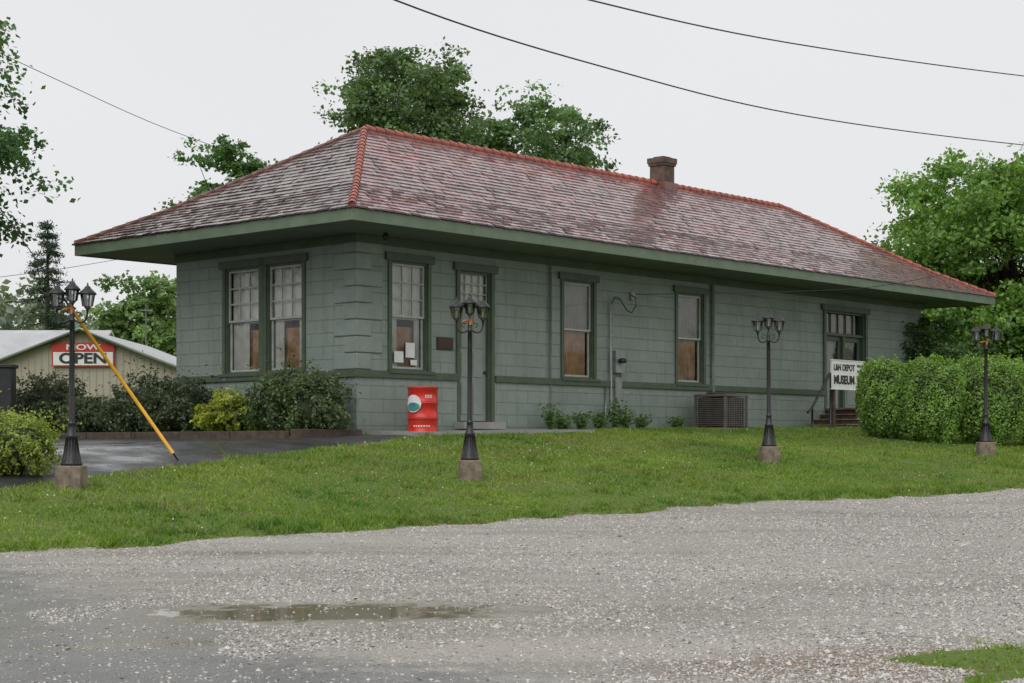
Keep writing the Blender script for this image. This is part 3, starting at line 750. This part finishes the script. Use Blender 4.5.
def shingles():
    V=[];Fq=[];C=[]
    e=.165; rs=random.Random(5)
    for fn,ln,tag in sides:
        d=-.04; row=0
        while d<Wh-.01:
            d1=min(d+e,Wh); a=max(d,0)-rs.uniform(0,.24); end=ln-max(d,0)
            rowt=rs.uniform(.90,1.08)
            while a<end:
                wd=rs.uniform(.15,.29); b=a+wd-.01
                lo,hi=max(d,-.04),ln-max(d,-.04); lo2,hi2=d1,ln-d1
                A0,B0=min(max(a,lo),hi),min(max(b,lo),hi); A1,B1=min(max(a,lo2),hi2),min(max(b,lo2),hi2)
                if B0-A0<.005: a+=wd; continue
                r=.020+rs.uniform(-.005,.009); zl=prof(d)+r if d>=0 else ZE-.02+r; zh=prof(d1)+.004
                tw=rs.uniform(-.004,.004)
                i=len(V); p=lambda aa,dd,z:V.append((*fn(aa,dd),z))
                p(A0,d,zl+tw);p(B0,d,zl-tw);p(B1,d1,zh);p(A1,d1,zh);p(A0,d,zl-.03);p(B0,d,zl-.03)
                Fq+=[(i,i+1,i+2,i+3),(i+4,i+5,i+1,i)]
                x,y=fn((A0+B0)/2,d); nz=float(fbm(x*.8,y*1.1,3))*.6+float(vn(x*.25,y*.5,8))*.4
                t=min(max(.5+.8*nz+rs.uniform(-.4,.4),0),1)
                if tag in 'fr': c0=np.array([.185,.075,.066]); c1=np.array([.36,.115,.09])
                else: c0=np.array([.13,.088,.08]); c1=np.array([.22,.12,.10])  # left and back slopes greyer: wet sky sheen put into the colour
                c=c0*(1-t)+c1*t
                if tag=='f' and y>1.0 and float(fbm(x*.45,y*1.5,30))+.25*(y-1.2)>.34: c=c*np.array([1.35,.9,.9])  # redder patches near the ridge: tree reflections painted into the colour
                # chimney's reflection on the wet roof, painted into the shingle colour
                if tag=='f' and y>-.9:
                    xs_=(X0+Wh+10.07)-4.2*max(0,(2.6-y))/3.5*1.0
                    if abs(x-xs_+.1)<.42+.1*rs.random() and rs.random()<.85: c=np.array([.24,.045,.035])*rs.uniform(.8,1.15)
                if rs.random()<.07: c=c*.5
                if rs.random()<.04: c=c*1.35
                c=c*rowt*rs.uniform(.8,1.15)
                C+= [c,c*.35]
                a+=wd
            d+=e; row+=1
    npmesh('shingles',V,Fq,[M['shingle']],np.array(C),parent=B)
shingles()
rc=MB()
def caps(path,r=.085,m=0):
    P=[Vector(p) for p in path]; seg=[(P[i+1]-P[i]).length for i in range(len(P)-1)]; tot=sum(seg); n=int(tot/.27)
    def pt(s):
        s=min(max(s,0),tot-1e-6)
        for i,l in enumerate(seg):
            if s<=l: return P[i].lerp(P[i+1],s/l)
            s-=l
        return P[-1]
    for k in range(n):
        s=k*tot/n; a=pt(s)+Vector((0,0,.005)); b=pt(s+tot/n+.03)+Vector((0,0,.005))
        rc.tube([a,a.lerp(b,.12),b],[r*.93,r,r*.68],10,m)
def hip(cxn,cyn,sx,sy):
    return [(cxn+sx*d,cyn+sy*d,prof(d)+.01) for d in (0,BR*.5,BR,Wh)]
caps(hip(X0,Y0,1,1),.08); caps(hip(X0,Y1,1,-1),.055,1); caps(hip(X1,Y0,-1,1),.07,0); caps(hip(X1,Y1,-1,-1),.06,1)
caps([(X0+Wh,Y0+Wh,Zr+.01),(X1-Wh,Y0+Wh,Zr+.01)],.085)
rc.obj('ridge_tiles',[M['redtile'],M['browntile']],B)
ch=MB(); cx=X0+Wh+10.07; cy=Wd/2; hw=.22
ch.box(cx-hw,cx+hw,cy-hw,cy+hw,7.6,8.52); ch.box(cx-hw-.03,cx+hw+.03,cy-hw-.03,cy+hw+.03,8.52,8.58)
ch.box(cx-hw-.05,cx+hw+.05,cy-hw-.05,cy+hw+.05,8.58,8.72); ch.box(cx-.16,cx+.16,cy-.16,cy+.16,8.72,8.76)
ch.obj('chimney',[M['chim']],B,bevel=.012)
fl=MB(); fl.box(cx-hw-.04,cx+hw+.04,cy-hw-.08,cy+hw+.08,7.78,8.10); fl.obj('chimney_flashing',[M['browntile']],B,bevel=.01)
ft=MB(front)
def cyl_l(p,r,m=0,n=8): ft.tube([ (x,d,z) for x,d,z in p],r,n,m)
cyl_l([(5.35,.05,1.9),(5.35,.05,5.3)],.025,1); cyl_l([(11.05,.06,2.2),(11.05,.06,5.3)],.045,1)
cyl_l([(7.30,.07,2.2),(7.30,.07,4.6),(7.36,.12,4.75),(7.45,.2,4.72)],.03,0); cyl_l([(7.62,.07,2.05),(7.62,.07,3.3)],.022,0); cyl_l([(7.12,.07,2.1),(7.12,.07,2.9)],.022,0)
ft.box(7.38,7.68,.0,.14,3.15,3.62,0); ft.box(7.42,7.64,.002,.10,2.45,3.05,0)
ft.lathe([(.0,-.001),(.08,0),(.09,.03),(.09,.07),(.05,.10)],7.53,.2,3.36,14,2)
ft.tube([(7.45,.2,4.72),(7.65,.22,4.5),(7.85,.2,4.45),(8.1,.12,4.62),(8.12,.1,4.8),(8.0,.08,4.85)],.012,6,2)
ft.box(8.02,8.14,.0,.06,4.75,4.92,0)
ft.obj('electric_meter_conduit',[M['metal'],M['pipe'],M['black']],B)
pq=MB(front); pq.box(2.06,2.50,.0,.03,3.43,3.67); pq.box(2.09,2.47,.03,.038,3.46,3.64); pq.obj('plaque',[M['brass']],B,bevel=.005)
pb=MB(front); pb.lathe([(.03,0),(.06,-.05),(.05,-.12),(.01,-.14)],.25,.5,5.45,10); pb.obj('eave_light',[M['black']],B)
sp=MB(front); g0=float(base(15.5,0))-.15
sp.box(16.0,18.1,.05,1.25,g0,2.48); 
for k in range(3): sp.box(15.1+.3*k,15.4+.3*k,.05,1.25,g0,2.08+.13*k)
sp.box(15.95,18.15,.045,1.3,2.4801,2.53,1)
for k in range(3): sp.box(15.06+.3*k,15.4+.3*k,.045,1.3,2.0801+.13*k,2.11+.13*k,1)
sp.obj('entry_steps',[M['wood'],M['conc']],B,bevel=.01)
hr=MB(front); hr.tube([(13.15,1.28,2.36),(13.3,1.28,2.44),(14.0,1.28,3.16),(14.1,1.28,3.30),(14.25,1.28,3.32)],.03,8); hr.tube([(13.35,1.28,1.8),(13.35,1.28,2.50)],.026,8); hr.tube([(14.15,1.28,1.9),(14.15,1.28,3.3)],.022,8)
hr.obj('stair_handrail',[M['black']],B)
wk=MB(); us=np.linspace(.2,5.2,26)
vs=[];fs=[]
for i,u in enumerate(us):
    for v in (.05,1.35):
        zt=float(base(u,v))+.075; vs+=[(u,-v,zt),(u,-v,zt-.2)]
for i in range(len(us)-1):
    b=4*i; fs+=[(b,b+4,b+6,b+2)[::-1],(b+2,b+6,b+7,b+3)[::-1]]
fs+=[(0,2,3,1),(100,101,103,102)]
wk.add(vs,fs); wkobj=wk.obj('concrete_walk',[M['walk']],None,loc=(CX,CY,0),rz=ANG)
def text(body,size,mat,parent,loc,rot,name,ext=.004,align='CENTER',sx=1,off=.012):
    c=bpy.data.curves.new(name,'FONT'); c.body=body; c.size=size; c.extrude=ext; c.align_x=align; c.align_y='CENTER'
    c.offset=off*size
    o=bpy.data.objects.new(name,c); c.materials.append(mat); link(o,parent); o.location=loc; o.rotation_euler=rot; o.scale=(sx,1,1); return o
S=empty('museum_sign',(*W2(14.9,1.3),0),ANG)
s=MB(); s.box(-.75,.75,-.02,.02,2.95,3.63,0)
for a0,a1,b0,b1 in ((-.77,.77,2.93,2.95),(-.77,.77,3.63,3.65)): s.box(a0,a1,-.03,.03,b0,b1,0)
s.box(-.6,-.52,.021,.09,1.9,3.5,1); s.box(.52,.6,.021,.09,1.9,3.5,1)
s.obj('board',[M['white'],M['wood']],S)
text('L&N DEPOT',.21,M['ink'],S,(-.19,-.024,3.46),(math.pi/2,0,0),'title',sx=.86,off=.03)
text('MUSEUM',.28,M['ink'],S,(-.19,-.024,3.16),(math.pi/2,0,0),'museum',sx=.86,off=.04)
for i,t in enumerate(('THUR.-SAT.','10AM-4PM','SUNDAY','1PM-4PM')): text(t,.085,M['ink'],S,(.56,-.024,3.52-.13*i),(math.pi/2,0,0),'hours',sx=.8)
# ------------------------------------------------------------------ barrel
bx,by=W2(.95,.75); bz=gz(bx,by)
bp=empty('red_barrel',(bx,by,bz)); mb=MB()
mb.lathe([(.275,0),(.29,.01),(.29,.03),(.277,.045),(.274,.27),(.282,.278),(.300,.29),(.282,.302),(.274,.31),(.274,.55),(.282,.558),(.300,.57),(.282,.582),(.274,.59),(.274,.83),(.29,.845),(.29,.868),(.275,.872)],0,0,0,40,0)
for zz in (.262,.312,.542,.592,.822,.05): mb.lathe([(.2765,zz-.006),(.2765,zz+.006)],0,0,0,40,4,cap=False)  # groove shade painted as thin darker red bands beside the ribs
mb.lathe([(.268,.874),(.262,.858),(.02,.856)],0,0,0,32,3)
def patch(a0,a1,z0,z1,m,r=.279,shape=None):
    n=14; vs=[];fs=[]
    for i in range(n+1):
        t=i/n; a=math.radians(a0+(a1-a0)*t)
        zc=(z0+z1)/2; hf=(z1-z0)/2*(math.sqrt(max(0,1-(2*t-1)**2)) if shape else 1)
        vs+=[(r*math.cos(a),r*math.sin(a),zc-hf),(r*math.cos(a),r*math.sin(a),zc+hf)]
    for i in range(n): fs.append((2*i,2*i+2,2*i+3,2*i+1))
    mb.add(vs,fs,m,True)
patch(-155,-92,.40,.72,1,.3025,True); patch(-150,-97,.42,.58,2,.3045,True)
for i in range(5): patch(-78+i*6,-75+i*6,.66,.72,1,.2765)
for i in range(7): patch(-125+i*10,-119+i*10,.14,.165,1,.2765)
mb.obj('drum',[M['red'],M['white'],M['blue'],M['signred'],M['rib']],bp)
# ------------------------------------------------------------------ AC unit
ax,ay=W2(10.25,.85); A=empty('air_conditioner_unit',(ax,ay,gz(ax,ay)+.02),ANG); mb=MB()
mb.box(-.5,.5,-.45,.45,-.08,.03,1)
for sx in (-1,1):
    for sy in (-1,1): mb.box(sx*.42-.025,sx*.42+.025,sy*.40-.025,sy*.40+.025,.03,.72,0)
mb.box(-.38,.38,-.36,.36,.03,.70,2)
for k in range(15):
    zz=.07+.042*k; mb.box(-.395,.395,-.415,-.395,zz,zz+.022,0); mb.box(-.395,.395,.395,.415,zz,zz+.022,0); mb.box(-.435,-.415,-.375,.375,zz,zz+.022,0); mb.box(.415,.435,-.375,.375,zz,zz+.022,0)
for k in range(9):
    xx=-.36+.09*k; mb.box(xx-.008,xx+.008,-.425,-.416,.05,.70,0)
mb.box(-.45,.45,-.43,.43,.72,.78,0); mb.lathe([(.33,0),(.33,.03),(.30,.035)],0,0,.78,24,2)
for k in range(8): 
    a=k*math.pi/8; mb.tube([(-.32*math.cos(a),-.32*math.sin(a),.82),(.32*math.cos(a),.32*math.sin(a),.82)],.006,5,0)
mb.obj('casing',[M['acm'],M['conc'],M['dark']],A,bevel=.004)
# ------------------------------------------------------------------ lamp posts
def lantern(mb,x,y,z,s=1.0):
    mb.lathe([(.012,-.06),(.02,-.03),(.045,0)],x,y,z,8,0)
    mb.lathe([(.045,0),(.048,.012)],x,y,z,6,0,False)
    n=6; rb,rt,h=.054*s,.076*s,.14*s
    mb.lathe([(rb,.012),(rt,h)],x,y,z,n,2,False)
    for k in range(n):
        a=2*math.pi*k/n; mb.tube([(x+rb*math.cos(a),y+rb*math.sin(a),z+.012),(x+rt*math.cos(a),y+rt*math.sin(a),z+h)],.009,5,0)
    mb.lathe([(rt*1.0,h),(rt*1.32,h+.003),(rt*1.28,h+.022),(rt*.95,h+.05),(rt*.6,h+.078),(rt*.48,h+.088),(rt*.45,h+.10),(.018,h+.115),(.008,h+.125),(.013,h+.135),(.003,h+.16)],x,y,z,12,0)
    mb.tube([(x,y,z+.02),(x,y,z+h*.7)],.014,8,3)
def lamp(x,y,H=2.75,band=False,rot=0,lean=0):
    g=gz(x,y); e=empty('street_lamp',(x,y,g),rot); e.rotation_euler=(0,lean,rot)
    mb=MB(); mb.box(-.165,.165,-.165,.165,-.2,.31,0); mb.obj('concrete_footing',[M['conc']],e,bevel=.012)
    mb=MB()
    mb.lathe([(.135,.31),(.135,.345),(.12,.36),(.12,.40),(.105,.43),(.085,.52),(.072,.62),(.066,.66),(.078,.68),(.078,.70),(.06,.72),(.05,.80),(.045,.84),(.055,.855),(.045,.87),(.036,.90),(.034,1.3),(.030,2.0),(.028,2.17),(.045,2.18),(.045,2.20),(.03,2.22),(.038,2.26),(.025,2.30),(.02,2.36)],0,0,0,20,0)
    for k in range(12):
        a=k*math.pi/6; mb.tube([(.118*math.cos(a),.118*math.sin(a),.36),(.09*math.cos(a),.09*math.sin(a),.52),(.068*math.cos(a),.068*math.sin(a),.66)],.009,5,0)
    for k in range(8):
        a=k*math.pi/4; mb.tube([(.034*math.cos(a),.034*math.sin(a),.9),(.027*math.cos(a),.027*math.sin(a),2.16)],.006,4,0)
    for sx in (-1,1):
        pts=[]
        for i in range(13):
            t=i/12; pts.append((sx*(.02+.175*math.sin(t*math.pi/2)),0,2.20-.055*math.sin(t*math.pi)+.11*t*t))
        mb.tube(pts,.013,7,0)
        mb.tube([(sx*.05,0,2.29),(sx*.10,0,2.30),(sx*.12,0,2.27),(sx*.10,0,2.24),(sx*.08,0,2.255)],.007,6,0)
        lantern(mb,sx*.195,0,2.36,1.15)
    lantern(mb,0,.0,2.43,1.05)
    if band:
        mb.tube([(.0,-.04,2.27),(.01,-.045,2.33),(.0,-.05,2.40)],[.012,.026,.010],8,1)
        mb.tube([(-.02,-.04,2.34),(-.09,-.05,2.33),(-.13,-.04,2.31)],[.012,.017,.008],7,1)
    o=mb.obj('post',[M['black'],M['orange'],M['lglass'],M['white']],e)
    e.scale=(1,1,H/2.77); return e
for x,y,H,b,ln in ((-5.6,21.6,2.72,True,.006),(-.62,25.0,2.80,True,0),(4.6,30.4,2.78,False,-.006),(9.5,34.1,2.75,True,.004)):
    lamp(x,y,H,b,random.uniform(-.15,.15),ln)
# ------------------------------------------------------------------ guy wire & pole
def PX(px,py,d): return ((px-512)/F*d, d, CAMZ+(HY-py)*d/F)
a=Vector(PX(180,463,24.8)); tdir=Vector(PX(0,208,24.0))-a
gw=empty('guy_wire',tuple(a)); mb=MB()
rel=lambda t:tuple(tdir*t)
mb.tube([rel(-.02),rel(2.12)],.008,6,1,cap=False); mb.tube([rel(.04),rel(.60)],.026,10,0)
mb.tube([rel(.60),rel(.66)],[.024,.012],8,1); mb.tube([rel(-.05),rel(.045)],.014,6,1)
mb.obj('guard_and_cable',[M['yellow'],M['wire']],gw)
tp=a+tdir*2.12
up=empty('utility_pole',(tp.x-.12,tp.y,gz(tp.x,tp.y))); mb=MB(); mb.tube([(0,0,-.3),(0,0,9.5)],[.15,.10],12,0); mb.box(-1.1,1.1,-.05,.05,8.9,9.02,0)
for k in (-1,-.4,.4,1): mb.lathe([(.03,0),(.04,.04),(.03,.08),(.04,.12),(.02,.15)],k,0,9.02,8,1)
mb.obj('pole',[M['wood'],M['metal']],up)
def cable(name,pts,r):
    P=[Vector(p) for p in pts]; out=[]
    for i in range(len(P)-1):
        p0=P[max(i-1,0)];p1=P[i];p2=P[i+1];p3=P[min(i+2,len(P)-1)]
        for k in range(8):
            t=k/8; out.append(.5*((2*p1)+(-p0+p2)*t+(2*p0-5*p1+4*p2-p3)*t*t+(-p0+3*p1-3*p2+p3)*t**3))
    out.append(P[-1]); mb=MB(); mb.tube(out,r,6,0); return mb.obj(name,[M['wire']])
cable('power_line',[PX(150,-115,18),PX(395,0,22),PX(600,66,27),PX(800,115,33),PX(1024,145,41),PX(1250,165,52)],.012)
cable('power_line',[PX(380,-60,20),PX(590,0,24),PX(790,43,30),PX(1024,76,38),PX(1250,100,48)],.012)
cable('power_line',[PX(-60,25,40),PX(62,82,44),PX(160,126,50),PX(258,162,60)],.009)
cable('power_line',[PX(-60,284,60),PX(0,277,62),PX(60,269,66),PX(120,259,72)],.011)
cable('power_line',[(*W2(8.05,.15),4.87),PX(720,293,36.5),PX(850,289,35),PX(930,277,34),PX(1024,256,33),PX(1200,205,31)],.007)
# ------------------------------------------------------------------ neighbour shed
sh=empty('metal_shed',(-15.2,60,0)); mb=MB(); zg=1.6
hw=3.35; ze=4.36; zp=5.66
mb.box(-hw,hw,0,11,zg,ze-.02,0)
mb.add([(-hw,0,ze-.02),(hw,0,ze-.02),(0,0,zp-.05),(-hw,11,ze-.02),(hw,11,ze-.02),(0,11,zp-.05)],[(0,1,2),(3,5,4)],0)
x=-hw
while x<hw-.05:
    zt=ze+(zp-ze)*(1-abs(x)/hw)-.08; mb.box(x,x+.035,-.025,-.001,zg,zt,0); x+=.24
for sx in (-1,1):
    e=.25
    mb.add([(0,-.3,zp),(sx*(hw+e),-.3,ze-e*(zp-ze)/hw),(sx*(hw+e),11.3,ze-e*(zp-ze)/hw),(0,11.3,zp),(0,-.3,zp+.07),(sx*(hw+e),-.3,ze-e*(zp-ze)/hw+.07),(sx*(hw+e),11.3,ze-e*(zp-ze)/hw+.07),(0,11.3,zp+.07)],
      [(0,1,2,3),(4,7,6,5),(0,4,5,1),(1,5,6,2),(2,6,7,3)],1)
    mb.tube([(0,-.32,zp-.02),(sx*(hw+e),-.32,ze-e*(zp-ze)/hw-.02)],.055,6,2)
mb.box(-15,-hw-.01,3.2,11,zg,4.3,0)
mb.add([(-15.3,2.9,4.25),(-.6,2.9,4.25),(-.6,7.1,6.05),(-15.3,7.1,6.05),(-15.3,11.3,4.25),(-.6,11.3,4.25),(-15.3,2.9,4.33),(-.6,2.9,4.33),(-.6,7.1,6.13),(-15.3,7.1,6.13),(-15.3,11.3,4.33),(-.6,11.3,4.33)],
  [(0,3,2,1),(3,4,5,2),(6,7,8,9),(9,8,11,10),(0,1,7,6),(1,2,8,7),(2,5,11,8)],1)
mb.box(1.9,2.5,-.04,-.026,2.2,2.9,3)
mb.obj('shed_body',[M['tan'],M['shedroof'],M['trim'],M['metal']],sh)
sg=empty('open_sign',(-15.1,59.9,0)); mb=MB()
zc=4.75
mb.box(-1.10,1.10,-.05,-.0,zc-.38,zc+.46,0); mb.box(-1.05,1.05,-.06,-.051,zc-.34,zc+.12,1)
mb.obj('board',[M['signred'],M['white']],sg)
text('NOW',.27,M['white'],sg,(0,-.067,zc+.285),(math.pi/2,0,0),'now',sx=1.7,off=.02)
text('OPEN',.50,M['ink'],sg,(0,-.067,zc-.115),(math.pi/2,0,0),'open',sx=1.3,off=.035)
an=MB(); g=gz(-15.5,70)
an.tube([(-15.5,72,g),(-15.5,72,7.6)],.035,8); an.tube([(-15.75,72,7.3),(-15.25,72,7.3)],.02,6); an.tube([(-15.65,72,6.9),(-15.35,72,6.9)],.02,6); an.obj('antenna_mast',[M['metal']])
pp=MB(); g=gz(-8.35,28); pp.box(-8.6,-8.25,28,28.3,g-.1,g+1.3); pp.box(-8.63,-8.22,27.97,28.33,g+1.3,g+1.36); pp.obj('wooden_post',[M['black']],bevel=.01)
tb=MB(front); 
def timb(u0,u1,v0,v1): 
    z=float(base((u0+u1)/2,(v0+v1)/2)); tb.box(u0,u1,v0,v1,z-.1,z+.13)
for k in range(5): timb(-1.8,-1.66,-7.4+1.5*k,-7.4+1.5*k+1.47)
timb(-1.65,-.05,.08,.2)
tb.obj('landscape_timber',[M['wood']],loc=(CX,CY,0),rz=ANG,bevel=.01)
def rock(x,y,r):
    g=gz(x,y); bpy.ops.mesh.primitive_ico_sphere_add(subdivisions=3,radius=r,location=(x,y,g+r*.4)); o=bpy.context.object; o.name='boulder'
    for vtx in o.data.vertices:
        c=vtx.co; n=float(vn(c.x/r*1.3+x,c.y/r*1.3+c.z/r*1.7,4)); vtx.co=c*(1+.25*n); vtx.co.z*=.7
    o.data.materials.append(M['rock'])
rock(-9.85,40.5,.42); rock(-9.2,39.8,.3)
# ------------------------------------------------------------------ world, sun, camera
wd=bpy.data.worlds.new('World'); scene.world=wd; wd.use_nodes=True; nt=wd.node_tree; nt.nodes.clear()
o=N(nt,'ShaderNodeOutputWorld'); bg=N(nt,'ShaderNodeBackground'); sk=N(nt,'ShaderNodeTexSky'); sk.sky_type='NISHITA'; sk.sun_disc=False
sk.sun_elevation=math.radians(48); sk.sun_rotation=math.radians(196); sk.dust_density=3
hs=N(nt,'ShaderNodeHueSaturation'); hs.inputs['Saturation'].default_value=.1; nt.links.new(sk.outputs[0],hs.inputs['Color'])
tc=N(nt,'ShaderNodeTexCoord').outputs['Generated']
cl=ramp(nt,noi(nt,1.6,4,tc,.5),.3,.7,(7.9,8.0,8.25),(8.6,8.68,8.85))
mx=mixc(nt,.92,hs.outputs[0],cl)
nt.links.new(mx,bg.inputs[0]); bg.inputs[1].default_value=.1; nt.links.new(bg.outputs[0],o.inputs[0])
sl=bpy.data.lights.new('sun','SUN'); sl.energy=1.5; sl.angle=math.radians(60); sl.color=(1,.985,.96)
so=bpy.data.objects.new('sun',sl); link(so)
el,az=math.radians(48),math.radians(196)
dirv=Vector((math.sin(az)*math.cos(el),math.cos(az)*math.cos(el),math.sin(el)))
so.rotation_euler=dirv.to_track_quat('Z','Y').to_euler()
cam=bpy.data.cameras.new('camera'); co=bpy.data.objects.new('camera',cam); link(co)
co.location=(0,0,CAMZ); co.rotation_euler=(math.pi/2,0,0); cam.lens=36*F/1024; cam.sensor_width=36; cam.shift_y=(HY-341.5)/1024; cam.clip_end=2000
scene.camera=co
scene.view_settings.view_transform='Standard'; scene.view_settings.look='None'; scene.view_settings.exposure=0
